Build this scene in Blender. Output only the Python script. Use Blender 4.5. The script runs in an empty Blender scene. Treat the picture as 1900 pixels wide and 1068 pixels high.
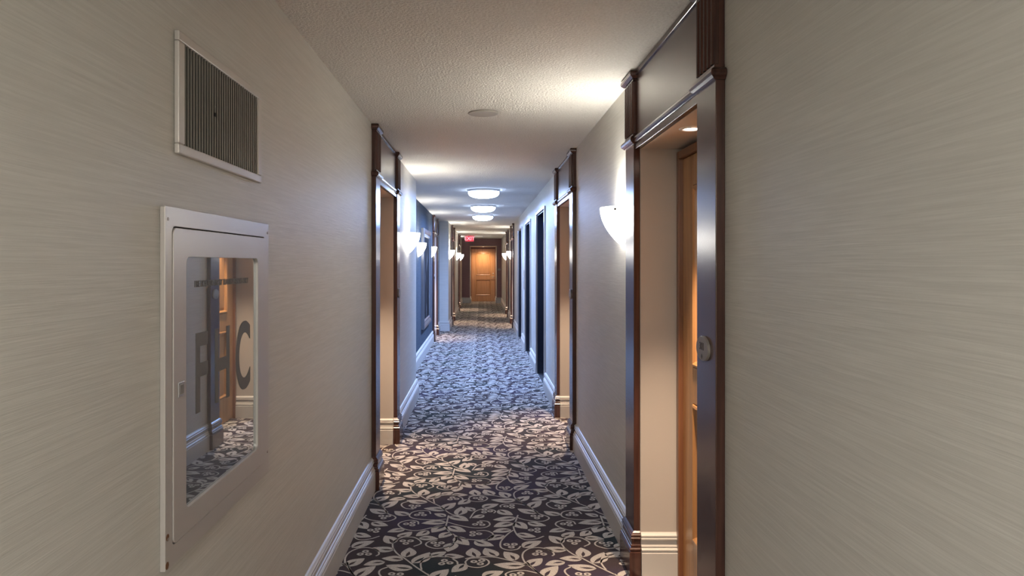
import bpy, bmesh, math, random
from mathutils import Vector
random.seed(7)
PI = math.pi
C = bpy.context.scene.collection
S = bpy.context.scene

# ------------------------------------------------------------------ camera, world, exposure
CAMZ = 1.485
cam = bpy.data.cameras.new('camera'); cam.sensor_width = 36.0
cam.lens = 1372.0 / 1900.0 * 36.0
cam.shift_x = 57.0 / 1900.0
cam.shift_y = -46.0 / 1900.0
cam.clip_start = 0.05; cam.clip_end = 200
camo = bpy.data.objects.new('camera', cam); C.objects.link(camo)
camo.location = (0, 0, CAMZ); camo.rotation_euler = (PI/2, 0, 0)
S.camera = camo
w = bpy.data.worlds.new('world'); S.world = w; w.use_nodes = True
w.node_tree.nodes['Background'].inputs[0].default_value = (0.8, 0.85, 1, 1)
w.node_tree.nodes['Background'].inputs[1].default_value = 0.02
S.view_settings.view_transform = 'Standard'; S.view_settings.look = 'None'
S.view_settings.gamma = 1.0; S.view_settings.use_curve_mapping = False
S.view_settings.exposure = 1.35
BLUE = (0.32, 0.50, 1.0)
SCONCE = (1.0, 0.96, 0.87)
WARM = (1.0, 0.72, 0.50)
P_BLUE, P_SCONCE, P_DOWN, P_NEAR = 39.0, 4.4, 92.0, 38.0

# ------------------------------------------------------------------ dimensions
H = 2.40                     # ceiling
WL, WR = 0.722, 0.756        # wall planes, left and right of the camera
WN = 0.925                   # lobby alcove wall on the left
N0, N1 = 8.19, 16.2          # alcove start and end
YB, YE = -5.0, 27.5          # back and end walls
OT = 2.031                   # door opening top
RD = 0.22                    # recess depth
PW = 0.20                    # pilaster width
TOT = 1.43
DOORS = [(+1, WR, 2.29), (-1, WL, 4.86), (+1, WR, 5.89), (-1, WN, 14.0),
         (+1, WR, 16.9), (-1, WL, 17.75), (+1, WR, 20.3), (-1, WL, 22.9)]
LIFTS = [8.71, 11.25, 13.62]; LW = 1.24; LD = 0.20; LT = 2.13

# ------------------------------------------------------------------ materials
def new_mat(name):
    m = bpy.data.materials.new(name); m.use_nodes = True
    nt = m.node_tree; b = nt.nodes['Principled BSDF']
    return m, nt, b
def plain(name, col, rough=0.5, metal=0.0, coat=0.0, emit=None, es=0.0):
    m, nt, b = new_mat(name)
    b.inputs['Base Color'].default_value = (*col, 1); b.inputs['Roughness'].default_value = rough
    b.inputs['Metallic'].default_value = metal; b.inputs['Coat Weight'].default_value = coat
    if emit:
        b.inputs['Emission Color'].default_value = (*emit, 1); b.inputs['Emission Strength'].default_value = es
    return m
def noise_mix(nt, scale, vec_scale, c1, c2, lo=0.35, hi=0.65, detail=4, loc=(0,0,0)):
    tc = nt.nodes.new('ShaderNodeTexCoord'); mp = nt.nodes.new('ShaderNodeMapping')
    mp.inputs['Scale'].default_value = vec_scale; mp.inputs['Location'].default_value = loc
    nt.links.new(tc.outputs['Object'], mp.inputs[0])
    n = nt.nodes.new('ShaderNodeTexNoise'); n.inputs['Scale'].default_value = scale; n.inputs['Detail'].default_value = detail
    nt.links.new(mp.outputs[0], n.inputs['Vector'])
    r = nt.nodes.new('ShaderNodeValToRGB')
    r.color_ramp.elements[0].position = lo; r.color_ramp.elements[1].position = hi
    r.color_ramp.elements[0].color = (*c1, 1); r.color_ramp.elements[1].color = (*c2, 1)
    nt.links.new(n.outputs['Fac'], r.inputs[0])
    return n, r
def bump(nt, b, src, strength, dist=0.002):
    bp = nt.nodes.new('ShaderNodeBump'); bp.inputs['Strength'].default_value = strength; bp.inputs['Distance'].default_value = dist
    nt.links.new(src, bp.inputs['Height']); nt.links.new(bp.outputs[0], b.inputs['Normal'])
    return bp
def wall_mat(name, c1, c2, rough=0.5, bs=0.28):
    m, nt, b = new_mat(name)
    n, r = noise_mix(nt, 1.0, (3.6, 3.6, 170), c1, c2, 0.38, 0.66, 3)
    n2, r2 = noise_mix(nt, 1.0, (7, 7, 420), (0.95,)*3, (1.03,)*3, 0.3, 0.7, 2)
    mx = nt.nodes.new('ShaderNodeMix'); mx.data_type = 'RGBA'; mx.blend_type = 'MULTIPLY'; mx.inputs['Factor'].default_value = 1
    nt.links.new(r.outputs[0], mx.inputs['A']); nt.links.new(r2.outputs[0], mx.inputs['B'])
    nt.links.new(mx.outputs['Result'], b.inputs['Base Color'])
    ad = nt.nodes.new('ShaderNodeMath'); ad.operation = 'ADD'
    nt.links.new(n.outputs['Fac'], ad.inputs[0]); nt.links.new(n2.outputs['Fac'], ad.inputs[1])
    bump(nt, b, ad.outputs[0], bs, 0.0015)
    b.inputs['Roughness'].default_value = rough
    return m
def wood_mat(name, c1, c2, rough=0.3, coat=0.3, axis='z', scale=1.0):
    m, nt, b = new_mat(name)
    vs = {'z': (55, 55, 2.2), 'y': (55, 2.2, 55)}[axis]
    n, r = noise_mix(nt, scale, vs, c1, c2, 0.3, 0.7, 6)
    nt.links.new(r.outputs[0], b.inputs['Base Color'])
    bump(nt, b, n.outputs['Fac'], 0.06, 0.001)
    b.inputs['Roughness'].default_value = rough; b.inputs['Coat Weight'].default_value = coat; b.inputs['Coat Roughness'].default_value = 0.25
    return m
M = {}
M['wall'] = wall_mat('woven_wallcovering', (0.53, 0.522, 0.485), (0.585, 0.577, 0.538))
M['reveal'] = plain('painted_reveal', (0.49, 0.445, 0.40), 0.6)
M['navy'] = wall_mat('slate_blue_wallcovering', (0.055, 0.072, 0.095), (0.08, 0.10, 0.13))
for nn in ('navy',): M[nn].node_tree.nodes['Principled BSDF'].inputs['Specular IOR Level'].default_value = 0.15; M[nn].node_tree.nodes['Principled BSDF'].inputs['Roughness'].default_value = 0.85
M['burgundy'] = wall_mat('burgundy_wallcovering', (0.19, 0.092, 0.095), (0.26, 0.125, 0.128))
m, nt, b = new_mat('stippled_ceiling')
n, r = noise_mix(nt, 85, (1, 1, 1), (0.66, 0.64, 0.60), (0.75, 0.73, 0.69), 0.35, 0.65, 5)
nt.links.new(r.outputs[0], b.inputs['Base Color']); bump(nt, b, n.outputs['Fac'], 0.9, 0.011); b.inputs['Roughness'].default_value = 0.95
M['ceiling'] = m
M['base'] = plain('baseboard_paint', (0.52, 0.505, 0.48), 0.45)
M['walnut'] = wood_mat('dark_walnut', (0.036, 0.014, 0.011), (0.090, 0.036, 0.026), 0.21, 0.2)
M['oak'] = wood_mat('honey_oak', (0.33, 0.155, 0.055), (0.50, 0.26, 0.10), 0.35, 0.3)
M['oakd'] = wood_mat('brown_oak', (0.16, 0.065, 0.03), (0.24, 0.10, 0.045), 0.35, 0.3)
M['black'] = plain('black_lacquer', (0.006, 0.008, 0.014), 0.25)
M['blackd'] = plain('dark_bronze', (0.012, 0.014, 0.024), 0.22, 0.4)
M['steel'] = plain('brushed_steel', (0.55, 0.55, 0.56), 0.28, 1.0)
M['alu'] = plain('painted_aluminium', (0.56, 0.53, 0.50), 0.38, 0.25)
M['grille'] = plain('grille_slat', (0.24, 0.235, 0.215), 0.5, 0.2)
M['dark'] = plain('dark_void', (0.02, 0.02, 0.02), 0.9)
M['cabin'] = plain('cabinet_face', (0.52, 0.495, 0.475), 0.36, 0.35)
M['cabside'] = plain('cabinet_edge_paint', (0.50, 0.48, 0.45), 0.5)
M['rust'] = plain('rust_spot', (0.16, 0.07, 0.03), 0.9)
M['letter'] = plain('grey_vinyl_letter', (0.13, 0.125, 0.118), 0.6)
M['disc'] = plain('speaker_cover', (0.40, 0.37, 0.34), 0.7)
M['brass'] = plain('pewter', (0.27, 0.245, 0.225), 0.45, 0.15)
M['brassd'] = plain('pewter_dark', (0.10, 0.085, 0.078), 0.5, 0.5)
M['gold'] = plain('brass_handle', (0.75, 0.6, 0.35), 0.25, 1.0)
M['silver'] = plain('silver_frame', (0.62, 0.62, 0.64), 0.3, 0.7)
M['pewter'] = plain('dull_pewter_frame', (0.22, 0.23, 0.26), 0.3, 0.6)
m, nt, b = new_mat('dark_mottled_print')
n, r = noise_mix(nt, 2.4, (1, 2.2, 1), (0.008, 0.008, 0.011), (0.22, 0.22, 0.24), 0.58, 0.78, 5)
nt.links.new(r.outputs[0], b.inputs['Base Color']); b.inputs['Roughness'].default_value = 0.8; b.inputs['Specular IOR Level'].default_value = 0.1
M['print'] = m
M['signred'] = plain('sign_red', (0.5, 0.03, 0.06), 0.4, emit=(0.75, 0.05, 0.10), es=0.22)
M['signlet'] = plain('sign_letter', (0.9, 0.5, 0.55), 0.4, emit=(1.0, 0.42, 0.5), es=0.42)
M['white'] = plain('white_plastic', (0.7, 0.7, 0.7), 0.4)
M['shade'] = plain('frosted_glass_lit', (0.9, 0.9, 0.88), 0.4, emit=(1.0, 0.96, 0.88), es=9.5)
M['cold'] = plain('lit_bowl_glass', (0.9, 0.93, 1), 0.4, emit=(0.55, 0.70, 1.0), es=7.0)
M['neutral'] = plain('lit_neutral_bowl_glass', (0.9, 0.93, 1), 0.4, emit=(1.0, 0.93, 0.87), es=3.0)
M['warmbulb'] = plain('lit_bulb', (1, 0.9, 0.8), 0.4, emit=(1.0, 0.80, 0.66), es=14)
# cabinet pane: dark grey glass with a strong mirror-like film
m, nt, b = new_mat('reflective_pane')
gl = nt.nodes.new('ShaderNodeBsdfGlossy'); gl.inputs['Color'].default_value = (0.82, 0.88, 0.90, 1); gl.inputs['Roughness'].default_value = 0.015
mx = nt.nodes.new('ShaderNodeMixShader'); mx.inputs[0].default_value = 0.64
b.inputs['Base Color'].default_value = (0.20, 0.215, 0.215, 1); b.inputs['Roughness'].default_value = 0.3
nt.links.new(b.outputs[0], mx.inputs[1]); nt.links.new(gl.outputs[0], mx.inputs[2])
nt.links.new(mx.outputs[0], nt.nodes['Material Output'].inputs['Surface'])
M['pane'] = m
# carpet
m, nt, b = new_mat('carpet_ground')
n, r = noise_mix(nt, 1.6, (1, 1, 1), (0.024, 0.029, 0.028), (0.048, 0.035, 0.034), 0.36, 0.50, 2)
e = r.color_ramp.elements.new(0.66); e.color = (0.044, 0.033, 0.052, 1)
n3, r3 = noise_mix(nt, 1.0, (420, 160, 420), (0.6,)*3, (1.6,)*3, 0.3, 0.7, 2)
mx = nt.nodes.new('ShaderNodeMix'); mx.data_type = 'RGBA'; mx.blend_type = 'MULTIPLY'; mx.inputs['Factor'].default_value = 1
nt.links.new(r.outputs[0], mx.inputs['A']); nt.links.new(r3.outputs[0], mx.inputs['B']); nt.links.new(mx.outputs['Result'], b.inputs['Base Color'])
bump(nt, b, n3.outputs['Fac'], 0.5, 0.002); b.inputs['Roughness'].default_value = 0.95; b.inputs['Specular IOR Level'].default_value = 0.15
M['carpet'] = m
m, nt, b = new_mat('carpet_leaf_yarn')
n3, r3 = noise_mix(nt, 1.0, (420, 200, 420), (0.34, 0.315, 0.285), (0.60, 0.56, 0.515), 0.3, 0.7, 2)
nt.links.new(r3.outputs[0], b.inputs['Base Color']); bump(nt, b, n3.outputs['Fac'], 0.5, 0.002)
b.inputs['Roughness'].default_value = 0.95; b.inputs['Specular IOR Level'].default_value = 0.15
M['leaf'] = m

# ------------------------------------------------------------------ mesh helpers
class MB:
    def __init__(s): s.v = []; s.f = []; s.m = []; s.sm = []
    def add(s, vs, fs, mi=0, smooth=False):
        o = len(s.v); s.v += [tuple(p) for p in vs]
        for f in fs: s.f.append(tuple(i+o for i in f)); s.m.append(mi); s.sm.append(smooth)
        return s
    def box(s, x0, x1, y0, y1, z0, z1, mi=0):
        if x0 > x1: x0, x1 = x1, x0
        vs = [(x, y, z) for z in (z0, z1) for y in (y0, y1) for x in (x0, x1)]
        return s.add(vs, [(0,2,3,1), (4,5,7,6), (0,1,5,4), (2,6,7,3), (0,4,6,2), (1,3,7,5)], mi)
    def tube(s, p0, p1, r, n=16, mi=0, r1=None, smooth=True):
        p0, p1 = Vector(p0), Vector(p1); d = (p1-p0).normalized()
        a = d.orthogonal().normalized(); b = d.cross(a); r1 = r if r1 is None else r1
        vs = [p0 + r*(a*math.cos(2*PI*k/n) + b*math.sin(2*PI*k/n)) for k in range(n)]
        vs += [p1 + r1*(a*math.cos(2*PI*k/n) + b*math.sin(2*PI*k/n)) for k in range(n)]
        s.add(vs, [(k, (k+1) % n, n+(k+1) % n, n+k) for k in range(n)], mi, smooth)
        s.add(vs[:n], [tuple(range(n))[::-1]], mi); s.add(vs[n:], [tuple(range(n))], mi)
        return s
    def lathe(s, prof, c, n=40, mi=0):      # prof of (r, z), about vertical axis through c
        vs = []
        for r, z in prof:
            for k in range(n): vs.append((c[0]+r*math.cos(2*PI*k/n), c[1]+r*math.sin(2*PI*k/n), c[2]+z))
        fs = []
        for i in range(len(prof)-1):
            for k in range(n):
                fs.append((i*n+k, i*n+(k+1) % n, (i+1)*n+(k+1) % n, (i+1)*n+k))
        return s.add(vs, fs, mi, True)
    def sweep(s, path, prof, side, mi=0, closed_profile=True):
        """extrude profile (d,z) along plan polyline; d is measured to the 'side' (+1 = left of travel)."""
        P = [Vector(p) for p in path]; n = len(P); offs = []
        for i in range(n):
            def nrm(a, b):
                t = (b-a).normalized(); return Vector((-t.y, t.x))*side
            if i == 0: offs.append(nrm(P[0], P[1]))
            elif i == n-1: offs.append(nrm(P[-2], P[-1]))
            else:
                a, b = nrm(P[i-1], P[i]), nrm(P[i], P[i+1]); q = (a+b).normalized()
                offs.append(q / max(0.2, q.dot(a)))
        vs = []; k = len(prof)
        for i in range(n):
            for d, z in prof:
                q = P[i] + offs[i]*d; vs.append((q.x, q.y, z))
        fs = [(i*k+j, i*k+(j+1) % k, (i+1)*k+(j+1) % k, (i+1)*k+j) for i in range(n-1) for j in range(k)]
        fs += [tuple(range(k)), tuple((n-1)*k+j for j in range(k))]
        return s.add(vs, fs, mi)
    def build(s, name, mats, parent=None, bevel=0, recalc=True, loc=None):
        me = bpy.data.meshes.new(name)
        vs = s.v
        if loc: vs = [(a-loc[0], b-loc[1], c-loc[2]) for a, b, c in vs]
        me.from_pydata(vs, [], s.f)
        mats = mats if isinstance(mats, (list, tuple)) else [mats]
        for q in mats: me.materials.append(M[q] if isinstance(q, str) else q)
        me.polygons.foreach_set('material_index', s.m); me.polygons.foreach_set('use_smooth', s.sm)
        if recalc:
            bm = bmesh.new(); bm.from_mesh(me); bmesh.ops.recalc_face_normals(bm, faces=bm.faces); bm.to_mesh(me); bm.free()
        me.update()
        o = bpy.data.objects.new(name, me); C.objects.link(o)
        if loc: o.location = loc
        if parent:
            o.parent = parent
        if bevel:
            md = o.modifiers.new('bevel', 'BEVEL'); md.width = bevel; md.segments = 2; md.limit_method = 'ANGLE'
        return o
def tag(o, label=None, cat=None, group=None, kind=None):
    if label: o['label'] = label
    if cat: o['category'] = cat
    if group: o['group'] = group
    if kind: o['kind'] = kind
    return o
def thing(name, label, cat, loc=(0,0,0), rz=0, group=None, kind=None):
    o = bpy.data.objects.new(name, None); C.objects.link(o); o.location = loc; o.rotation_euler.z = rz
    o.empty_display_size = 0.05
    return tag(o, label, cat, group, kind)
def copy_tree(o, parent=None):
    c = o.copy(); C.objects.link(c); c.parent = parent
    for ch in list(o.children): copy_tree(ch, c)
    return c
def text_mesh(txt, size, name, material, thick=0.0006, bold=0.0):
    cu = bpy.data.curves.new(name, 'FONT'); cu.body = txt; cu.size = size; cu.extrude = thick; cu.offset = bold
    cu.align_x = 'CENTER'; cu.align_y = 'CENTER'
    t = bpy.data.objects.new('tmp', cu); C.objects.link(t); bpy.context.view_layer.update()
    me = bpy.data.meshes.new_from_object(t.evaluated_get(bpy.context.evaluated_depsgraph_get()))
    bpy.data.objects.remove(t); bpy.data.curves.remove(cu)
    me.name = name; me.materials.clear(); me.materials.append(M[material])
    o = bpy.data.objects.new(name, me); C.objects.link(o)
    return o
def light(kind, name, loc, col, power, parent=None, soft=0.03, **kw):
    l = bpy.data.lights.new(name, kind); l.color = col; l.energy = power
    if kind != 'AREA': l.shadow_soft_size = soft
    for k, v in kw.items(): setattr(l, k, v)
    o = bpy.data.objects.new(name, l); C.objects.link(o); o.location = loc
    if parent: o.parent = parent
    return o

# ------------------------------------------------------------------ walls
def side_wall(name, s, segs, label):
    """segs: (W, y0, y1, openings[(a, b, depth, top)])"""
    mb = MB(); T = 0.55
    for W, y0, y1, ops, mi in segs:
        y = y0
        for a, b, dep, top, back in sorted(ops):
            mb.box(s*W, s*(W+T), y, a, 0, H, mi)
            mb.box(s*W, s*(W+T), a, b, top, H, mi)
            mb.box(s*(W+dep), s*(W+T), a, b, 0, top, 2)
            # painted reveal linings, flush with the opening
            if back:
                mb.box(s*(W+0.001), s*(W+dep), a-0.0, a+0.004, 0, top, 2)
                mb.box(s*(W+0.001), s*(W+dep), b-0.004, b, 0, top, 2)
                mb.box(s*(W+0.001), s*(W+dep), a, b, top-0.004, top, 2)
            y = b
        mb.box(s*W, s*(W+T), y, y1, 0, H, mi)
    o = mb.build(name, ['wall', 'navy', 'reveal'])
    return tag(o, label, 'wall', kind='structure')
def opn(s, W):
    return [(y+PW, y+TOT-PW, RD, OT, True) for (ss, ww, y) in DOORS if ss == s and abs(ww-W) < 1e-4]
side_wall('wall_left', -1, [
    (WL, YB, N0, [o for o in opn(-1, WL) if o[0] < N0], 0),
    (WN, N0, N1, opn(-1, WN), 1),
    (WL, N1, YE, [o for o in opn(-1, WL) if o[0] > N1], 0)],
    'left corridor wall in beige streaked wallcovering, with a slate blue alcove stretch')
side_wall('wall_right', +1, [(WR, YB, YE, opn(1, WR) + [(a, a+LW, LD, LT, False) for a in LIFTS], 0)],
    'right corridor wall in beige streaked wallcovering')
mb = MB(); mb.box(-1.5, 1.5, YB-0.3, YB, 0, H); tag(mb.build('wall_back', 'wall'), 'beige wall closing the corridor behind the viewer', 'wall', kind='structure')
# end wall with a deep door niche
EX0, EX1, ET, ED = -0.43, 0.58, 2.13, 1.2
mb = MB()
mb.box(-1.3, EX0, YE, YE+ED, 0, H); mb.box(EX1, 1.35, YE, YE+ED, 0, H); mb.box(EX0, EX1, YE, YE+ED, ET, H)
mb.box(-1.3, 1.35, YE+ED, YE+ED+0.2, 0, H)
mb.box(EX0, EX0+0.02, YE-0.012, YE+ED, 0, ET, 1); mb.box(EX1-0.02, EX1, YE-0.012, YE+ED, 0, ET, 1); mb.box(EX0, EX1, YE-0.012, YE+ED, ET-0.02, ET, 1)
tag(mb.build('wall_end', ['burgundy', 'reveal']), 'burgundy end wall around the niche of the far door', 'wall', kind='structure')
mb = MB(); mb.box(-1.5, 1.5, YB-0.3, YE+ED+0.2, H, H+0.15)
tag(mb.build('ceiling', 'ceiling'), 'off-white stippled corridor ceiling', 'ceiling', kind='structure')

# ------------------------------------------------------------------ floor: carpet with woven leaf scrolls
def px2w(ax, ay):
    x = 620+ax/6.786; y = 920+ay/6.786
    Z = CAMZ*1372/(y-488)
    return Vector(((x-893)*Z/1372, Z))
PX, PY = 0.894, 0.995
LEAVES = [(940,240,760,190),(1400,180,1130,155),(1380,170,1530,85),(1560,240,1600,135),(1760,190,1650,140),(1400,260,1260,220),
 (1450,255,1690,315),(1410,330,1100,345),(1410,375,1230,460),(1440,380,1660,450),(1480,460,1320,530),(1180,435,1030,505),
 (1070,530,1310,540),(800,515,980,450),(890,420,670,455),(735,600,640,500),(755,680,485,650),(900,770,950,650),
 (870,800,600,785),(640,830,370,870),(980,850,1210,705),(985,915,655,870),(1200,755,1410,700),(1390,745,1640,765),
 (1520,590,1430,700),(1540,510,1700,620),(1790,770,1740,655),(2050,760,1900,655),(2280,810,2140,700),(1770,565,2010,630),
 (2400,875,2010,860),(2140,495,1935,560),(2230,425,1995,455),(2250,340,2010,390),(2285,270,2000,300),(2290,325,2430,415),
 (2440,330,2670,375),(2310,470,2540,515),(2070,175,2250,240),(2570,215,2310,160),(2470,150,2610,60),(2380,650,2610,565),
 (2460,885,2620,785),(1870,150,2070,100),(1640,855,1480,960),(1880,240,1740,275)]
STEMS = [
 [(735,600),(745,660),(800,730),(880,780),(960,840),(1040,900),(1170,985)], [(1320,120),(1400,180),(1480,230),(1570,245)],
 [(1440,245),(1420,330),(1410,380),(1440,440),(1480,470),(1600,530),(1750,550),(1900,550),(2004,495)],
 [(1430,330),(1600,375),(1764,400),(1900,395),(1960,360),(1930,320),(1830,310)],
 [(1410,290),(1280,300),(1050,290),(950,255),(985,205),(1080,185),(1190,190),(1215,225)],
 [(1400,375),(1250,395),(1050,435),(900,420),(810,370),(840,330),(950,305),(1050,320),(1060,355)],
 [(740,590),(780,555),(870,520),(1000,520),(1080,560),(1090,600),(1000,635)],
 [(1520,500),(1540,545),(1500,590),(1430,640),(1280,660),(1170,630),(1160,595),(1220,565),(1300,555)],
 [(2424,870),(2374,780),(2384,710),(2464,660),(2584,650),(2714,680),(2769,730),(2744,755)],
 [(2404,850),(2484,900),(2600,990)],
 [(2304,30),(2414,115),(2484,150),(2564,215),(2680,255),(2704,285),(2640,315),(2564,318)],
 [(2314,240),(2284,320),(2259,380),(2274,440),(2324,510),(2414,550),(2544,540),(2640,505)],
 [(2254,430),(2184,480),(2124,540),(2094,590),(2104,650),(2194,680),(2304,670),(2349,630)],
 [(1650,790),(1764,770),(1994,768),(2164,800),(2404,855)],
 [(1100,930),(1090,850),(1130,800),(1250,770),(1420,770),(1540,820),(1555,860)],
 [(1650,830),(1680,880),(1800,900),(1900,880),(1950,840),(1920,800),(1820,780),(1700,790),(1650,830)],
 [(1790,440),(1900,435),(1980,460),(2004,495),(1970,535),(1860,550)],
 [(2100,140),(2094,120),(2160,100),(2280,95),(2400,115)],
 [(1710,280),(1770,200),(1860,165),(1960,165),(2030,190),(2010,215)],
 [(940,65),(860,90),(850,120),(900,155),(1000,165)], [(2290,265),(2400,300),(2564,320)]]
BERRIES = [(1090,230),(960,350),(910,575),(1300,600),(1400,835),(1820,830),(1770,475),(2224,620),(2584,720),(2554,260),(2534,430),
           (2214,130),(1914,190),(1824,350),(1010,130)]
tile = []       # list of polygons (lists of 2D points)
for bx, by, tx, ty in LEAVES:
    B, T = px2w(bx, by), px2w(tx, ty); d = T-B; L = d.length
    L = min(max(L*1.02, 0.09), 0.16); d.normalize(); mid = (B+T)/2; B = mid - d*L/2
    nrm = Vector((-d.y, d.x)); hw = min(max(0.31*L, 0.026), 0.040); n = 10
    bend = random.choice((-1, 1))*0.06*L
    def mp(t, off): return B + d*(t*L) + nrm*(off + bend*math.sin(PI*t))
    for sd in (-1, 1):
        pin, pout = [], []
        for i in range(n+1):
            t = i/n; wdt = hw*math.sin(PI*t**0.78)**0.85 if 0 < t < 1 else 0
            g = 0.24*hw*math.sin(PI*(t-0.06)/0.5) if 0.06 < t < 0.56 else 0
            g = min(g, wdt*0.8)
            pin.append(mp(t, sd*g)); pout.append(mp(t, sd*wdt))
        for i in range(n):
            q = [pin[i], pin[i+1], pout[i+1], pout[i]]
            if sd > 0: q.reverse()
            tile.append(q[::-1])
def catmull(pts, n=5):
    P = [2*pts[0]-pts[1]] + pts + [2*pts[-1]-pts[-2]]; out = []
    for i in range(1, len(P)-2):
        for k in range(n):
            t = k/n; a, b_, c, d = P[i-1], P[i], P[i+1], P[i+2]
            out.append(0.5*((2*b_)+(c-a)*t+(2*a-5*b_+4*c-d)*t*t+(3*b_-a-3*c+d)*t**3))
    out.append(pts[-1]); return out
for st in STEMS:
    c = catmull([px2w(*p) for p in st]); hw = 0.0046; L_, R_ = [], []
    for i, p in enumerate(c):
        t = (c[min(i+1, len(c)-1)]-c[max(i-1, 0)]).normalized(); nn = Vector((-t.y, t.x))
        L_.append(p+nn*hw); R_.append(p-nn*hw)
    for i in range(len(c)-1): tile.append([R_[i], R_[i+1], L_[i+1], L_[i]])
for bx, by in BERRIES:
    c0 = px2w(bx, by); a0 = random.uniform(0, 6)
    for k in range(3):
        c = c0 + Vector((math.cos(a0+k*2.1), math.sin(a0+k*2.1)))*0.024; n = 10
        for i in range(n):
            a, b_ = 2*PI*i/n, 2*PI*(i+1)/n; r0, r1 = 0.0068, 0.0185
            tile.append([c+Vector((math.cos(a), math.sin(a)))*r0, c+Vector((math.cos(a), math.sin(a)))*r1,
                         c+Vector((math.cos(b_), math.sin(b_)))*r1, c+Vector((math.cos(b_), math.sin(b_)))*r0])
def on_floor(x, y):
    if y < YB or y > YE+ED: return False
    if y > YE: return EX0+0.02 < x < EX1-0.02
    l = WN if N0 < y < N1 else WL
    r = WR
    for s, W, a in DOORS:
        if a+PW < y < a+TOT-PW:
            if s < 0: l = W+RD
            else: r = W+RD
    for a in LIFTS:
        if a < y < a+LW: r = WR+LD
    return -l < x < r
fl = MB(); fl.box(-1.5, 1.5, YB-0.3, YE+ED+0.2, -0.12, 0.0)
tc = [sum(q, Vector((0, 0)))/4 for q in tile]
ZL = 0.0012
for i in range(-3, 4):
    for j in range(-11, 27):
        ox, oy = i*PX, j*PY
        for q, c in zip(tile, tc):
            x, y = c.x+ox, c.y+oy
            if abs(x) > 1.2 or not on_floor(x, y): continue
            k = len(fl.v)
            fl.v += [(p.x+ox, p.y+oy, ZL) for p in q]; fl.f.append((k, k+1, k+2, k+3)); fl.m.append(1); fl.sm.append(False)
tag(fl.build('floor', ['carpet', 'leaf'], recalc=False), 'dark brown corridor carpet with woven beige leaf and berry scrolls', 'floor', kind='structure')

# ------------------------------------------------------------------ baseboards
BP = [(0, 0), (0.030, 0), (0.030, 0.116), (0.026, 0.121), (0.023, 0.123), (0.029, 0.127), (0.029, 0.133), (0.023, 0.138), (0.018, 0.140),
      (0.021, 0.144), (0.019, 0.149), (0.013, 0.152), (0.013, 0.170), (0.016, 0.173), (0.020, 0.177), (0.020, 0.182), (0.015, 0.186),
      (0.018, 0.190), (0.018, 0.196), (0.012, 0.201), (0.008, 0.205), (0, 0.208)]
def baseboard(name, s, runs, label, side):
    mb = MB()
    for r in runs: mb.sweep(r, BP, side)
    return tag(mb.build(name, 'base'), label, 'baseboard', kind='structure')
def side_runs(s, W, y0, y1):
    runs = []; y = y0
    for ss, ww, a in DOORS:
        if ss == s and abs(ww-W) < 1e-4 and y0 < a < y1: pass
    ds = sorted(a for ss, ww, a in DOORS if ss == s and abs(ww-W) < 1e-4 and y0 < a < y1)
    for a in ds:
        runs.append([(s*W, y), (s*W, a)]); y = a+TOT
    runs.append([(s*W, y), (s*W, y1)])
    for a in ds:      # returns inside the recess, up to the door casing
        f = a+TOT-PW-0.004; nn = a+PW+0.004
        runs.append([(s*(W+RD), nn), (s*(W+0.001), nn)][::-1])
        runs.append([(s*(W+RD), f), (s*(W+0.001), f)])
    return runs
R = []
for r in side_runs(+1, WR, YB, YE):
    # cut at the lift openings
    (x0, y0), (x1, y1) = r
    if x0 == x1:
        y = y0
        for a in LIFTS:
            if y0 < a < y1: R.append([(x0, y), (x0, a-0.035)]); y = a+LW+0.035
        R.append([(x0, y), (x0, y1)])
    else: R.append(r)
def fix(runs, s):
    out = []
    for r in runs:
        (x0, y0), (x1, y1) = r
        if x0 == x1: out.append((r, 1 if s > 0 else -1))       # travelling +y: left is -x
        else:
            near = None
            # far reveal faces -y, near reveal faces +y
            far = any(abs(y0-(a+TOT-PW-0.004)) < 1e-4 for ss, ww, a in DOORS)
            face = -1 if far else 1
            t = 1 if x1 > x0 else -1                            # travelling +x: left is +y
            out.append((r, face*t))
    return out
mb = MB()
for r, sd in fix(R, +1): mb.sweep(r, BP, sd)
tag(mb.build('baseboard_right', 'base'), 'moulded pale baseboard along the right wall', 'baseboard', kind='structure')
mb = MB()
LR = side_runs(-1, WL, YB, N0)
last = LR[[i for i, r in enumerate(LR) if r[0][0] == r[1][0]][-1]]
for r, sd in fix([q for q in LR if q is not last], -1): mb.sweep(r, BP, sd)
mb.sweep([last[0], (-WL, N0), (-WN, N0)], BP, -1)
for r, sd in fix(side_runs(-1, WN, N0, N1), -1):
    (x0, y0), (x1, y1) = r
    if x0 == x1 and abs(y1-N1) < 1e-6: mb.sweep([(x0, y0), (x0, N1), (-WL, N1), (-WL, DOORS[5][2])], BP, sd)
    else: mb.sweep(r, BP, sd)
for r, sd in fix(side_runs(-1, WL, N1, YE)[1:], -1): mb.sweep(r, BP, sd)
tag(mb.build('baseboard_left', 'base'), 'moulded pale baseboard along the left wall', 'baseboard', kind='structure')
mb = MB()
mb.sweep([(-WL, YE), (EX0, YE), (EX0+0.02, YE-0.012), (EX0+0.02, YE+ED-0.06)], BP, -1)
mb.sweep([(EX1-0.02, YE+ED-0.06), (EX1-0.02, YE-0.012), (EX1, YE), (WR, YE)], BP, -1)
tag(mb.build('baseboard_end', 'base'), 'pale baseboard along the end wall and into its door niche', 'baseboard', kind='structure')

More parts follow.
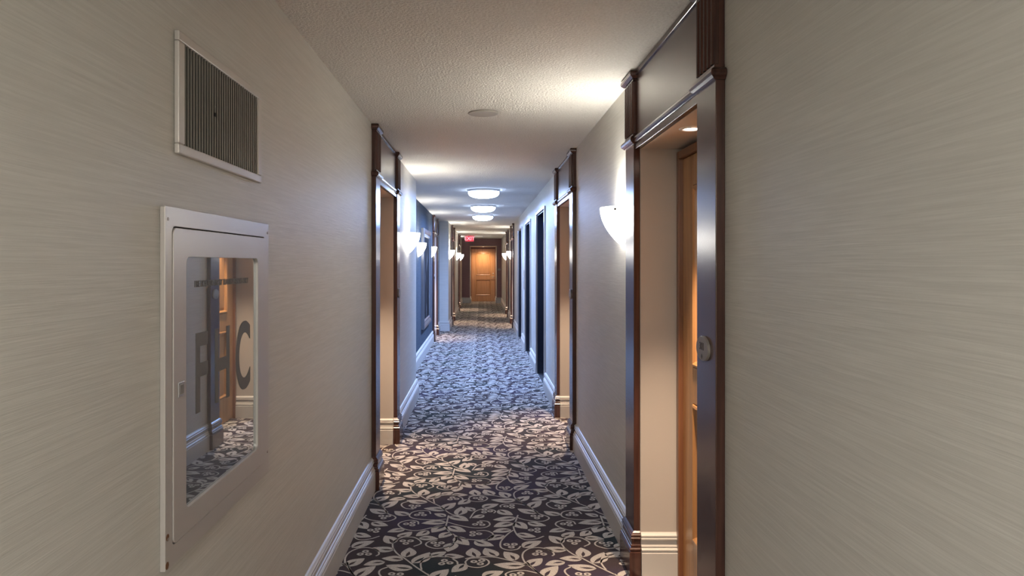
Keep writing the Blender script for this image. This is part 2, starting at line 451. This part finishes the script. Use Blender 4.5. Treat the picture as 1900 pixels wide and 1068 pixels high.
# ------------------------------------------------------------------ door surrounds (pilasters and header) and doors
def make_surround(n, s, W, y0, label):
    root = thing('trim_%d' % n, label, 'door surround', (s*W, y0, 0), 0, kind='structure')
    def wb(mb, d0, d1, a, b, z0, z1, mi=0): return mb.box(-s*d0, -s*d1, a, b, z0, z1, mi)
    PT = 0.030
    for a, b in ((0, PW), (TOT-PW, TOT)):
        mb = MB(); wb(mb, 0.0005, PT, a, b, 0.0, 2.055)
        pil = mb.build('pilaster', 'walnut', root, bevel=0.0025)
        # plinth follows the baseboard moulding round the foot
        mb = MB(); e = 0.0
        bp = [(0.0005, 0)] + [(d*0.75+0.002, z) for d, z in BP[1:-1]] + [(0.0005, 0.212)]
        x_f = -s*PT
        mb.sweep([(-s*0.001, a), (x_f, a), (x_f, b), (-s*0.001, b)], bp, 1 if s > 0 else -1)
        mb.build('plinth', 'walnut', pil)
        # capital: a rounded roll above a small fillet
        mb = MB(); q = 0.010
        cp = [(0.0, 2.052), (0.006, 2.053), (0.010, 2.058), (0.018, 2.064), (0.021, 2.072), (0.019, 2.081), (0.012, 2.088), (0.006, 2.091), (0.0, 2.092)]
        mb.sweep([(-s*0.001, a), (x_f, a), (x_f, b), (-s*0.001, b)], cp, 1 if s > 0 else -1)
        wb(mb, 0.001, PT+0.0005, a+0.0005, b-0.0005, 2.052, 2.0915)
        mb.build('capital', 'walnut', root)
        # fluted frieze block
        mb = MB(); wb(mb, 0.001, PT-0.010, a+0.004, b-0.004, 2.092, 2.362)
        k = 5; step = (b-a-0.008)/k
        for i in range(k):
            yc = a+0.004+step*(i+0.5); r = step*0.40; nn = 8; vs = []
            for z in (2.104, 2.352):
                for j in range(nn+1):
                    t = PI*j/nn; vs.append((-s*(PT-0.011+math.sin(t)*0.020), yc-r*math.cos(t), z))
            fs = [(j, j+1, nn+2+j, nn+1+j) for j in range(nn)] + [tuple(range(nn+1)), tuple(range(nn+1, 2*nn+2))]
            mb.add(vs, fs, 0, False)
        wb(mb, 0.001, PT+0.004, a+0.002, b-0.002, 2.092, 2.101); wb(mb, 0.001, PT+0.004, a+0.002, b-0.002, 2.354, 2.362)
        mb.build('fluted_block', 'walnut', root)
        mb = MB()
        cr = [(0.0, 2.362), (0.008, 2.364), (0.014, 2.370), (0.020, 2.376), (0.022, 2.385), (0.020, 2.394), (0.016, 2.3985), (0.0, 2.3985)]
        mb.sweep([(-s*0.001, a), (x_f, a), (x_f, b), (-s*0.001, b)], cr, 1 if s > 0 else -1)
        wb(mb, 0.001, PT+0.0005, a+0.0005, b-0.0005, 2.362, 2.398)
        mb.build('crown', 'walnut', root)
    a, b = PW, TOT-PW
    mb = MB(); wb(mb, 0.0005, 0.018, a+0.0005, b-0.0005, 2.092, 2.375); wb(mb, 0.001, 0.026, a+0.0005, b-0.0005, 2.375, 2.3985)
    mb.build('header_panel', 'walnut', root, bevel=0.002)
    mb = MB(); wb(mb, 0.0005, 0.024, a+0.0005, b-0.0005, OT-0.004, 2.058)
    mb.build('lintel', 'walnut', root, bevel=0.002)
    mb = MB()
    cp = [(0.0, 2.058), (0.006, 2.060), (0.011, 2.066), (0.013, 2.074), (0.010, 2.083), (0.004, 2.090), (0.0, 2.092)]
    mb.sweep([(-s*0.022, a+0.0005), (-s*0.022, b-0.0005)], cp, 1 if s > 0 else -1)
    wb(mb, 0.001, 0.0225, a+0.0005, b-0.0005, 2.058, 2.092)
    mb.build('bead_moulding', 'walnut', root)
    return root
def door_leaf_parts(root, wdt, hgt, cas):
    """local: door faces -y, centred on x, back of casing at y=0"""
    mb = MB()
    mb.box(-wdt/2-cas, -wdt/2, -0.05, 0, 0, hgt+cas); mb.box(wdt/2, wdt/2+cas, -0.05, 0, 0, hgt+cas); mb.box(-wdt/2, wdt/2, -0.05, 0, hgt, hgt+cas)
    mb.build('casing', 'oakd', root, bevel=0.004)
    mb = MB()
    g = 0.003; x0, x1 = -wdt/2+g, wdt/2-g; st = 0.162; z0, z1 = 0.008, hgt-g
    yf, yb = -0.028, -0.002; zm0, zm1 = 0.86, 1.02
    zb, zt = 0.24, hgt-0.14
    mb.box(x0, x0+st, yf, yb, z0, z1); mb.box(x1-st, x1, yf, yb, z0, z1)
    for q0, q1 in ((z0, zb), (zm0, zm1), (zt, z1)): mb.box(x0+st, x1-st, yf, yb, q0, q1)
    leaf = mb.build('leaf', 'oak', root, bevel=0.002)
    for q0, q1 in ((zb, zm0), (zm1, zt)):
        mb = MB(); mb.box(x0+st, x1-st, -0.012, yb, q0, q1); mb.box(x0+st+0.05, x1-st-0.05, -0.022, -0.012, q0+0.05, q1-0.05)
        mb.build('panel', 'oak', leaf, bevel=0.006)
        mb = MB(); pr = [(0, -0.012), (0.006, -0.034), (0.016, -0.036), (0.026, -0.028), (0.032, -0.012)]
        A = [(x0+st, q0), (x1-st, q0), (x1-st, q1), (x0+st, q1)]
        k = len(pr); vs = []
        for (cx, cz), (dx, dz) in zip(A, ((1, 1), (-1, 1), (-1, -1), (1, -1))):
            for d, yy in pr: vs.append((cx+dx*d, yy, cz+dz*d))
        fs = [((i*k+j), (i*k+j+1), ((i+1) % 4)*k+j+1, ((i+1) % 4)*k+j) for i in range(4) for j in range(k-1)]
        mb.add(vs, fs); mb.build('panel_moulding', 'oak', leaf)
    hx = x1-0.065
    mb = MB(); mb.tube((hx, -0.028, 0.96), (hx, -0.036, 0.96), 0.028); mb.tube((hx, -0.034, 0.96), (hx, -0.070, 0.96), 0.010)
    mb.tube((hx+0.008, -0.066, 0.96), (hx-0.115, -0.066, 0.958), 0.009); mb.tube((hx, -0.028, 1.08), (hx, -0.036, 1.08), 0.022)
    h = mb.build('door_handle', 'gold', root); h['label'] = 'brass lever handle'
POS = ['nearest on the right wall, wide dark walnut surround with fluted blocks beside the near sconce',
       'first on the left wall, dark walnut surround past the hose cabinet',
       'second on the right wall, dark walnut surround just before the lift openings',
       'dark walnut surround in the slate blue alcove, past the framed picture',
       'first dark walnut surround on the right wall past the lift openings',
       'first dark walnut surround on the left wall past the blue lit pier',
       'last dark walnut surround on the right wall, nearest the far door',
       'last dark walnut surround on the left wall, nearest the exit sign']
DL = ['honey oak door in the nearest recess on the right', 'honey oak door hidden in the first recess on the left',
      'honey oak door in the recess just before the lifts', 'honey oak door in the recess of the blue alcove',
      'honey oak door in the first right recess past the lifts', 'honey oak door in the first left recess past the pier',
      'honey oak door in the last recess on the right', 'honey oak door in the last recess on the left']
proto_door = None
for i, (s, W, y0) in enumerate(DOORS):
    make_surround(i+1, s, W, y0, POS[i])
    d = thing('door_%d' % (i+1), DL[i], 'door', (s*(W+RD-0.0005), y0+TOT/2, 0), -s*PI/2, kind='structure')
    if proto_door is None: door_leaf_parts(d, 0.935, 1.975, 0.035); proto_door = d
    else:
        for ch in list(proto_door.children): copy_tree(ch, d)
d = thing('door_9', 'lit honey oak two-panel door at the far end of the corridor', 'door', ((EX0+EX1)/2, YE+ED-0.001, 0), 0, kind='structure')
door_leaf_parts(d, 0.905, 2.03, 0.028)

# ------------------------------------------------------------------ lifts
LL = ['black lift entrance nearest the viewer, in a thin steel frame', 'middle black lift entrance in a thin steel frame', 'farthest black lift entrance in a thin steel frame']
for i, a in enumerate(LIFTS):
    d = thing('door_%d' % (10+i), LL[i], 'elevator door', (WR+LD, a+LW/2, 0), 0, kind='structure')
    h = LW/2
    for q in (-1, 1):
        mb = MB(); mb.box(-0.045, -0.001, *sorted((q*0.002, q*(h-0.012))), 0.005, LT-0.013); mb.build('leaf', 'blackd', d, bevel=0.002)
    mb = MB()
    mb.box(-LD-0.0, -0.0005, -h+0.0005, -h+0.011, 0.001, LT-0.001); mb.box(-LD, -0.0005, h-0.011, h-0.0005, 0.001, LT-0.001); mb.box(-LD, -0.0005, -h+0.011, h-0.011, LT-0.012, LT-0.001)
    mb.build('jamb_lining', 'black', d)
    mb = MB(); x0, x1 = -LD-0.022, -LD-0.0008
    mb.box(x0, x1, -h-0.030, -h, 0.001, LT+0.03); mb.box(x0, x1, h, h+0.030, 0.001, LT+0.03); mb.box(x0, x1, -h, h, LT, LT+0.03)
    mb.build('frame', 'steel', d, bevel=0.002)
    mb = MB(); mb.box(-LD+0.002, -0.046, -h+0.011, h-0.011, 0.0, 0.006); mb.build('sill', 'steel', d)
cp = thing('call_button_panel', 'slim steel call button panel between the middle and farthest lift entrances', 'call panel', (WR, 13.02, 1.20))
mb = MB(); mb.box(-0.010, -0.0005, -0.06, 0.06, -0.17, 0.17); mb.build('plate', 'steel', cp, bevel=0.002)
for z in (-0.03, 0.04):
    mb = MB(); mb.tube((-0.010, 0, z), (-0.016, 0, z), 0.016); mb.build('button', 'white', cp)

# ------------------------------------------------------------------ room number plaques
def plaque_parts(root, number=None):
    """local: face towards -y"""
    mb = MB(); n = 48; rx, rz = 0.064, 0.0405; vs = []
    for yy, sc in ((-0.0005, 1), (-0.007, 1), (-0.009, 0.965)):
        vs += [(rx*sc*math.cos(2*PI*k/n), yy, rz*sc*math.sin(2*PI*k/n)) for k in range(n)]
    fs = [(j*n+k, j*n+(k+1) % n, (j+1)*n+(k+1) % n, (j+1)*n+k) for j in range(2) for k in range(n)] + [tuple(range(n)), tuple(range(2*n, 3*n))]
    mb.add(vs, fs); mb.build('disc', 'brass', root)
    mb = MB(); mb.add([(0, -0.0098, -0.017), (0.007, -0.0098, -0.0255), (0, -0.0098, -0.034), (-0.007, -0.0098, -0.0255),
                       (0, -0.009, -0.017), (0.007, -0.009, -0.0255), (0, -0.009, -0.034), (-0.007, -0.009, -0.0255)],
                      [(0,1,2,3), (7,6,5,4), (0,4,5,1), (1,5,6,2), (2,6,7,3), (3,7,4,0)])
    mb.build('diamond_mark', 'brassd', root)
    if number:
        t = text_mesh(number, 0.034, 'number', 'brassd', 0.0006, 0.0004); t.parent = root
        t.rotation_euler = (PI/2, 0, 0); t.location = (0, -0.0094, 0.006)
PLQ = [(0, 0, 'oval pewter room number plaque on the walnut pilaster nearest the viewer', '301'),
       (1, 1, 'small oval pewter plaque on the first left doorway, far pilaster', None),
       (2, 0, 'small oval pewter plaque on the second right doorway, before the lifts', None),
       (3, 0, 'tiny oval plaque on the doorway in the slate blue alcove', None),
       (5, 0, 'tiny oval plaque on the first left doorway past the blue pier', None)]
for di, far, lab, num in PLQ:
    s, W, y0 = DOORS[di]; y = y0 + (TOT-PW/2 if far else PW/2)
    if di == 0: y += 0.015
    r = thing('room_plaque', lab, 'door number plaque', (s*(W-0.030), y, 1.208 if di == 0 else 1.235), -s*PI/2, 'oval room plaques on the pilasters')
    plaque_parts(r, num)
r = thing('room_plaque', 'tiny oval plaque on the burgundy wall right of the far door', 'door number plaque', (0.67, YE, 1.25), 0, 'oval room plaques on the pilasters')
plaque_parts(r)

# ------------------------------------------------------------------ wall sconces
def make_sconce():
    """local: wall is the plane y=0, sconce projects to -y"""
    root = thing('wall_sconce', 'x', 'wall light', group='frosted glass wall sconces')
    mb = MB(); na, nt_ = 24, 16; hw, dp, hh = 0.15, 0.122, 0.203
    def pt(a, t, k=1.0):
        r = (math.sin(PI/2*min(1, t))**0.78) if t > 0 else 0.0
        r = 0.03 + 0.97*r
        return (-hw*k*r*math.cos(a), -dp*k*r*math.sin(a)-0.002, hh*t)
    vs = [pt(PI*i/na, j/nt_) for j in range(nt_+1) for i in range(na+1)]
    m1 = len(vs)
    vs += [pt(PI*i/na, 0.02+0.98*j/nt_, 0.955) for j in range(nt_+1) for i in range(na+1)]
    r_ = na+1
    fs = [(j*r_+i, j*r_+i+1, (j+1)*r_+i+1, (j+1)*r_+i) for j in range(nt_) for i in range(na)]
    fs += [(m1+j*r_+i, m1+(j+1)*r_+i, m1+(j+1)*r_+i+1, m1+j*r_+i+1) for j in range(nt_) for i in range(na)]
    fs += [(nt_*r_+i, nt_*r_+i+1, m1+nt_*r_+i+1, m1+nt_*r_+i) for i in range(na)]
    fs += [tuple(range(na, -1, -1))]
    mb.add(vs, fs, 0, True); mb.build('glass_shade', 'shade', root, recalc=False)
    mb = MB(); mb.box(-0.06, 0.06, -0.012, -0.001, 0.04, 0.15); mb.box(-0.012, 0.012, -0.05, -0.012, 0.09, 0.11); mb.build('bracket', 'white', root)
    for q in (-1, 1):
        a = PI/2 + q*PI*0.32; x, y, z = pt(a, 0.92, 1.0); d = Vector((x, y, 0)).normalized()
        mb = MB(); mb.tube((x, y, z), (x+d.x*0.009, y+d.y*0.009, z), 0.0065, 12); mb.build('screw_knob', 'brassd', root)
    light('POINT', 'bulb', (0, -0.058, 0.165), SCONCE, P_SCONCE, root, 0.035)
    return root
SC = [(+1, WR, 3.92, 'white glass wall sconce beside the nearest walnut doorway, largest in view'),
      (-1, WL, 7.22, 'white glass sconce on the left wall just past the first left doorway'),
      (-1, WN, 10.8, 'white glass sconce on the blue alcove wall, before the picture'),
      (-1, WN, 13.35, 'white glass sconce on the blue alcove wall, past the picture'),
      (-1, WL, 16.72, 'small white sconce on the left just past the blue lit pier'),
      (+1, WR, 18.6, 'small white sconce on the right between the two far right doorways'),
      (-1, WL, 21.6, 'tiny white sconce on the left between the two far left doorways'),
      (+1, WR, 22.4, 'tiny white sconce on the right past the last right doorway'),
      (-1, WL, 25.2, 'tiny white sconce on the left, nearest the far door'),
      (+1, WR, -1.5, 'white glass sconce on the right wall behind the viewer'),
      (-1, WL, -2.2, 'white glass sconce on the left wall behind the viewer')]
base = make_sconce()
for i, (s, W, y, lab) in enumerate(SC):
    o = base if i == 0 else copy_tree(base)
    o['label'] = lab; o.location = (s*(W-0.0005), y, 1.576); o.rotation_euler.z = -s*PI/2

# ------------------------------------------------------------------ ceiling lights over the lift lobby
def make_ceiling_light():
    root = thing('ceiling_light', 'x', 'ceiling light', group='flush glass ceiling lights')
    mb = MB(); mb.lathe([(0.001, -0.0005), (0.200, -0.0005), (0.204, -0.012), (0.196, -0.024), (0.001, -0.024)], (0, 0, 0), 48); mb.build('canopy_rim', 'silver', root)
    mb = MB(); n = 72; prof = [(0.190, -0.022), (0.193, -0.040), (0.186, -0.058), (0.168, -0.075), (0.135, -0.090), (0.085, -0.100), (0.03, -0.104), (0.001, -0.105)]
    vs = []
    for r, z in prof:
        for k in range(n):
            a = 2*PI*k/n; q = r*(1+0.025*abs(math.sin(6*a))); vs.append((q*math.cos(a), q*math.sin(a), z))
    fs = [(i*n+k, i*n+(k+1) % n, (i+1)*n+(k+1) % n, (i+1)*n+k) for i in range(len(prof)-1) for k in range(n)]
    mb.add(vs, fs, 0, True); mb.build('glass_bowl', 'cold', root)
    mb = MB(); mb.lathe([(0.001, -0.104), (0.009, -0.106), (0.011, -0.112), (0.006, -0.118), (0.001, -0.119)], (0, 0, 0), 16); mb.build('finial', 'silver', root)
    light('AREA', 'lamp', (0, 0, -0.122), BLUE, P_BLUE, root, shape='DISK', size=0.34)
    return root
base = make_ceiling_light()
for i, (y, lab) in enumerate(((9.25, 'glowing cold white ceiling light nearest the viewer'), (11.8, 'glowing cold white ceiling light, middle of the row of three'),
                              (14.1, 'glowing cold white ceiling light farthest down the corridor'))):
    o = base if i == 0 else copy_tree(base)
    o['label'] = lab; o.location = (0.03, y, H)
# unseen lamp added behind the viewer to brighten the near walls (neutral white)
o = copy_tree(base); o['label'] = 'added neutral white ceiling light, unseen behind the viewer'; o.location = (-0.27, -1.3, H)
for ch in o.children:
    if ch.name.startswith('glass_bowl'):
        ch.data = ch.data.copy(); ch.data.materials[0] = M['neutral']
    if ch.type == 'LIGHT':
        ch.data = ch.data.copy(); ch.data.color = (1.0, 0.945, 0.87); ch.data.energy = P_NEAR

# ------------------------------------------------------------------ recessed downlights
def make_down():
    root = thing('recessed_downlight', 'x', 'downlight', group='recessed downlights over the doors')
    mb = MB(); mb.lathe([(0.030, -0.001), (0.030, -0.004), (0.046, -0.006), (0.050, -0.001)], (0, 0, 0), 32); mb.build('trim_ring', 'white', root)
    mb = MB(); mb.lathe([(0.001, -0.0035), (0.020, -0.0035), (0.030, -0.001)], (0, 0, 0), 24); mb.build('lens', 'warmbulb', root)
    l = light('SPOT', 'lamp', (0, 0, -0.012), WARM, P_DOWN, root, 0.02, spot_size=math.radians(64), spot_blend=0.85)
    return root
DLAB = ['glowing downlight in the top of the nearest right door recess', 'downlight in the top of the first left door recess',
        'downlight in the top of the second right door recess, before the lifts', 'downlight in the blue alcove door recess',
        'downlight in the first right door recess past the lifts', 'downlight in the first left door recess past the pier',
        'downlight in the last right door recess', 'downlight in the last left door recess']
base = make_down()
for i, (s, W, y0) in enumerate(DOORS):
    o = base if i == 0 else copy_tree(base)
    o['label'] = DLAB[i]; o.location = (s*(W+0.09), y0+TOT/2-(0.03 if i == 0 else 0), OT-0.004)
o = copy_tree(base); o['label'] = 'glowing downlight over the far oak door'
for ch in o.children:
    if ch.type == 'LIGHT': ch.data = ch.data.copy(); ch.data.energy = 38; ch.data.spot_size = math.radians(150)
o.location = ((EX0+EX1)/2, YE+ED-0.42, ET-0.021)

# ------------------------------------------------------------------ ceiling speaker, sprinkler, exit sign
sp = thing('ceiling_speaker', 'flat round beige cover plate on the near stippled ceiling', 'ceiling cover', (0.012, 4.50, H))
mb = MB(); mb.lathe([(0.001, -0.0005), (0.092, -0.0005), (0.0925, -0.006), (0.088, -0.009), (0.080, -0.0095), (0.001, -0.0095)], (0, 0, 0), 48); mb.build('cover', 'disc', sp)
sk = thing('sprinkler_head', 'tiny ceiling sprinkler in front of the far door', 'sprinkler', (0.07, 24.9, H))
mb = MB(); mb.lathe([(0.001, -0.0005), (0.035, -0.0005), (0.033, -0.006), (0.012, -0.010), (0.012, -0.03), (0.008, -0.05), (0.001, -0.05)], (0, 0, 0), 20); mb.build('body', 'steel', sk)
mb = MB(); mb.lathe([(0.001, -0.05), (0.022, -0.052), (0.022, -0.055), (0.001, -0.056)], (0, 0, 0), 20); mb.build('deflector', 'steel', sk)
ex = thing('exit_sign', 'red illuminated EXIT sign hanging at the far end of the corridor', 'exit sign', (-0.385, 24.4, H-0.0005))
mb = MB(); mb.box(-0.15, 0.15, -0.022, 0.022, -0.205, -0.012); mb.box(-0.05, 0.05, -0.03, 0.03, -0.012, 0); mb.build('housing', 'brass', ex, bevel=0.003)
mb = MB(); mb.box(-0.142, 0.142, -0.025, -0.0222, -0.198, -0.019); mb.build('face', 'signred', ex)
t = text_mesh('EXIT', 0.165, 'letters', 'signlet', 0.001, 0.003); t.parent = ex; t.rotation_euler = (PI/2, 0, 0); t.location = (0, -0.0262, -0.108)
light('POINT', 'glow', (0, -0.08, -0.11), (1, 0.15, 0.2), 0.25, ex, 0.05)

# ------------------------------------------------------------------ picture in the alcove
mi = thing('framed_picture', 'large dark picture in a pewter frame on the slate blue alcove wall', 'picture', (-WN+0.0005, 12.17, 1.24), 0)
y0, y1, z0, z1 = -0.80, 0.80, -0.78, 0.79
mb = MB(); pr = [(0, 0), (0, 0.040), (0.018, 0.052), (0.05, 0.048), (0.085, 0.030), (0.11, 0.034), (0.125, 0.020), (0.125, 0.0)]
A = [(y0, z0, 1, 1), (y1, z0, -1, 1), (y1, z1, -1, -1), (y0, z1, 1, -1)]; k = len(pr); vs = []
for cy, cz, dy, dz in A:
    for d, x in pr: vs.append((x, cy+dy*d, cz+dz*d))
mb.add(vs, [((i*k+j), (i*k+(j+1) % k), ((i+1) % 4)*k+(j+1) % k, ((i+1) % 4)*k+j) for i in range(4) for j in range(k)])
mb.build('frame', 'pewter', mi)
mb = MB(); mb.box(0.002, 0.014, y0+0.12, y1-0.12, z0+0.12, z1-0.12); mb.build('print', 'print', mi)

# ------------------------------------------------------------------ air return grille on the left wall
vg = thing('air_vent', 'square white framed air grille high on the left wall above the hose cabinet', 'air vent', (-WL+0.0005, 2.061, 1.888))
hy, hz, fw = 0.326, 0.145, 0.028
def frame_ring(mb, y0, y1, z0, z1, fw_y, fw_z, x0, x1):
    mb.box(x0, x1, y0, y1, z0, z0+fw_z); mb.box(x0, x1, y0, y1, z1-fw_z, z1)
    mb.box(x0, x1, y0, y0+fw_y, z0+fw_z, z1-fw_z); mb.box(x0, x1, y1-fw_y, y1, z0+fw_z, z1-fw_z)
mb = MB(); frame_ring(mb, -hy, hy, -hz, hz, 0.034, 0.024, 0, 0.013); mb.build('frame', 'alu', vg, bevel=0.003)
mb = MB(); mb.box(0.0, 0.001, -hy+0.034, hy-0.034, -hz+0.024, hz-0.024); mb.build('duct_backing', 'dark', vg)
ns = 32
for i in range(ns):
    yc = -hy+0.034+(i+0.5)*(2*hy-0.068)/ns
    mb = MB(); a = 0.0055
    mb.add([(0.002, yc-a+0.003, -hz+0.024), (0.011, yc-a-0.001, -hz+0.024), (0.012, yc-a+0.003, -hz+0.024), (0.003, yc+a+0.001, -hz+0.024),
            (0.002, yc-a+0.003, hz-0.024), (0.011, yc-a-0.001, hz-0.024), (0.012, yc-a+0.003, hz-0.024), (0.003, yc+a+0.001, hz-0.024)],
           [(0,1,2,3), (4,5,6,7), (0,1,5,4), (1,2,6,5), (2,3,7,6), (3,0,4,7)])
    mb.build('slat', 'grille', vg)
mb = MB(); mb.box(0.010, 0.014, -0.095, -0.085, -0.012, -0.003); mb.build('damper_lever', 'dark', vg)

# ------------------------------------------------------------------ fire hose cabinet on the left wall
fc = thing('fire_hose_cabinet', 'grey metal fire hose cabinet with a reflective glass door on the left wall', 'fire hose cabinet', (-WL+0.0005, 0, 0))
Y0, Y1, Z0, Z1 = 1.660, 2.466, 0.790, 1.615
def rrect(y0, y1, z0, z1, r, n=6):
    out = []
    for cy, cz, a0 in ((y1-r, z1-r, 0), (y0+r, z1-r, PI/2), (y0+r, z0+r, PI), (y1-r, z0+r, 1.5*PI)):
        for i in range(n+1): a = a0+PI/2*i/n; out.append((cy+r*math.cos(a), cz+r*math.sin(a)))
    return out
def ring_plate(mb, outer, inner, x0, x1):
    n = len(outer)
    vs = [(x, y, z) for x in (x0, x1) for loop in (outer, inner) for y, z in loop]
    O0, I0, O1, I1 = 0, n, 2*n, 3*n; fs = []
    for i in range(n):
        j = (i+1) % n
        fs += [(O1+i, O1+j, I1+j, I1+i), (O0+i, I0+i, I0+j, O0+j), (O0+i, O0+j, O1+j, O1+i), (I0+i, I1+i, I1+j, I0+j)]
    mb.add(vs, fs)
DY0, DY1, DZ0, DZ1 = 1.700, 2.422, 0.838, 1.567
GY0, GY1, GZ0, GZ1 = 1.773, 2.341, 0.897, 1.500
mb = MB(); ring_plate(mb, rrect(Y0, Y1, Z0, Z1, 0.004), rrect(DY0-0.003, DY1+0.003, DZ0-0.003, DZ1+0.003, 0.018), 0, 0.012)
fr = mb.build('outer_frame', 'cabin', fc, bevel=0.0015)
mb = MB(); mb.box(0.0, 0.0018, DY0-0.003, DY1+0.003, DZ0-0.003, DZ1+0.003); mb.build('inner_box', 'dark', fc)
mb = MB(); ring_plate(mb, rrect(DY0, DY1, DZ0, DZ1, 0.016), rrect(GY0, GY1, GZ0, GZ1, 0.018), 0.002, 0.0145)
dr = mb.build('cabinet_door', 'cabin', fc, bevel=0.0012)
gp = rrect(GY0-0.004, GY1+0.004, GZ0-0.004, GZ1+0.004, 0.018); n = len(gp)
mb = MB(); mb.add([(x, y, z) for x in (0.0035, 0.007) for y, z in gp], [tuple(range(n)), tuple(range(n, 2*n))] + [(i, (i+1) % n, n+(i+1) % n, n+i) for i in range(n)])
mb.build('glass_pane', 'pane', dr)
mb = MB(); mb.box(0.0145, 0.017, 1.722, 1.756, 1.172, 1.206)
lt = mb.build('latch', 'steel', dr, bevel=0.001)
mb = MB(); mb.box(0.017, 0.018, 1.728, 1.750, 1.178, 1.200); mb.build('latch_recess', 'grille', lt)
for y, z in ((Y0+0.014, Z1-0.03), (Y0+0.014, Z0+0.07), (Y1-0.014, Z1-0.03), (Y1-0.014, Z0+0.07)):
    mb = MB(); mb.tube((0.0115, y, z), (0.0135, y, z), 0.004, 10); mb.build('screw', 'brass', fr)
mb = MB(); mb.tube((0.0115, Y0+0.012, Z0+0.075), (0.0126, Y0+0.012, Z0+0.075), 0.008, 9); mb.build('rust_spot', 'rust', fr)
mb = MB(); mb.tube((0.0115, Y0+0.010, Z0+0.012), (0.0126, Y0+0.010, Z0+0.012), 0.009, 7); mb.build('rust_spot', 'rust', fr)
def glass_text(txt, size, yc, zc, bold, sy=1.0, sz=1.0):
    t = text_mesh(txt, size, 'lettering', 'letter', 0.0003, bold)
    t.parent = dr; t.rotation_euler = (PI/2, 0, PI/2); t.location = (0.0076, yc, zc); t.scale = (sy, sz, 1)
    return t
glass_text('FIRE HOSE FOR USE BY TRAINED PERSONS ONLY', 0.0235, 2.054, 1.432, 0.0, 0.82)
glass_text('F', 0.28, 1.886, 1.197, 0.005, 0.72); glass_text('H', 0.28, 2.041, 1.197, 0.005, 0.66); glass_text('C', 0.28, 2.218, 1.197, 0.005, 0.72)
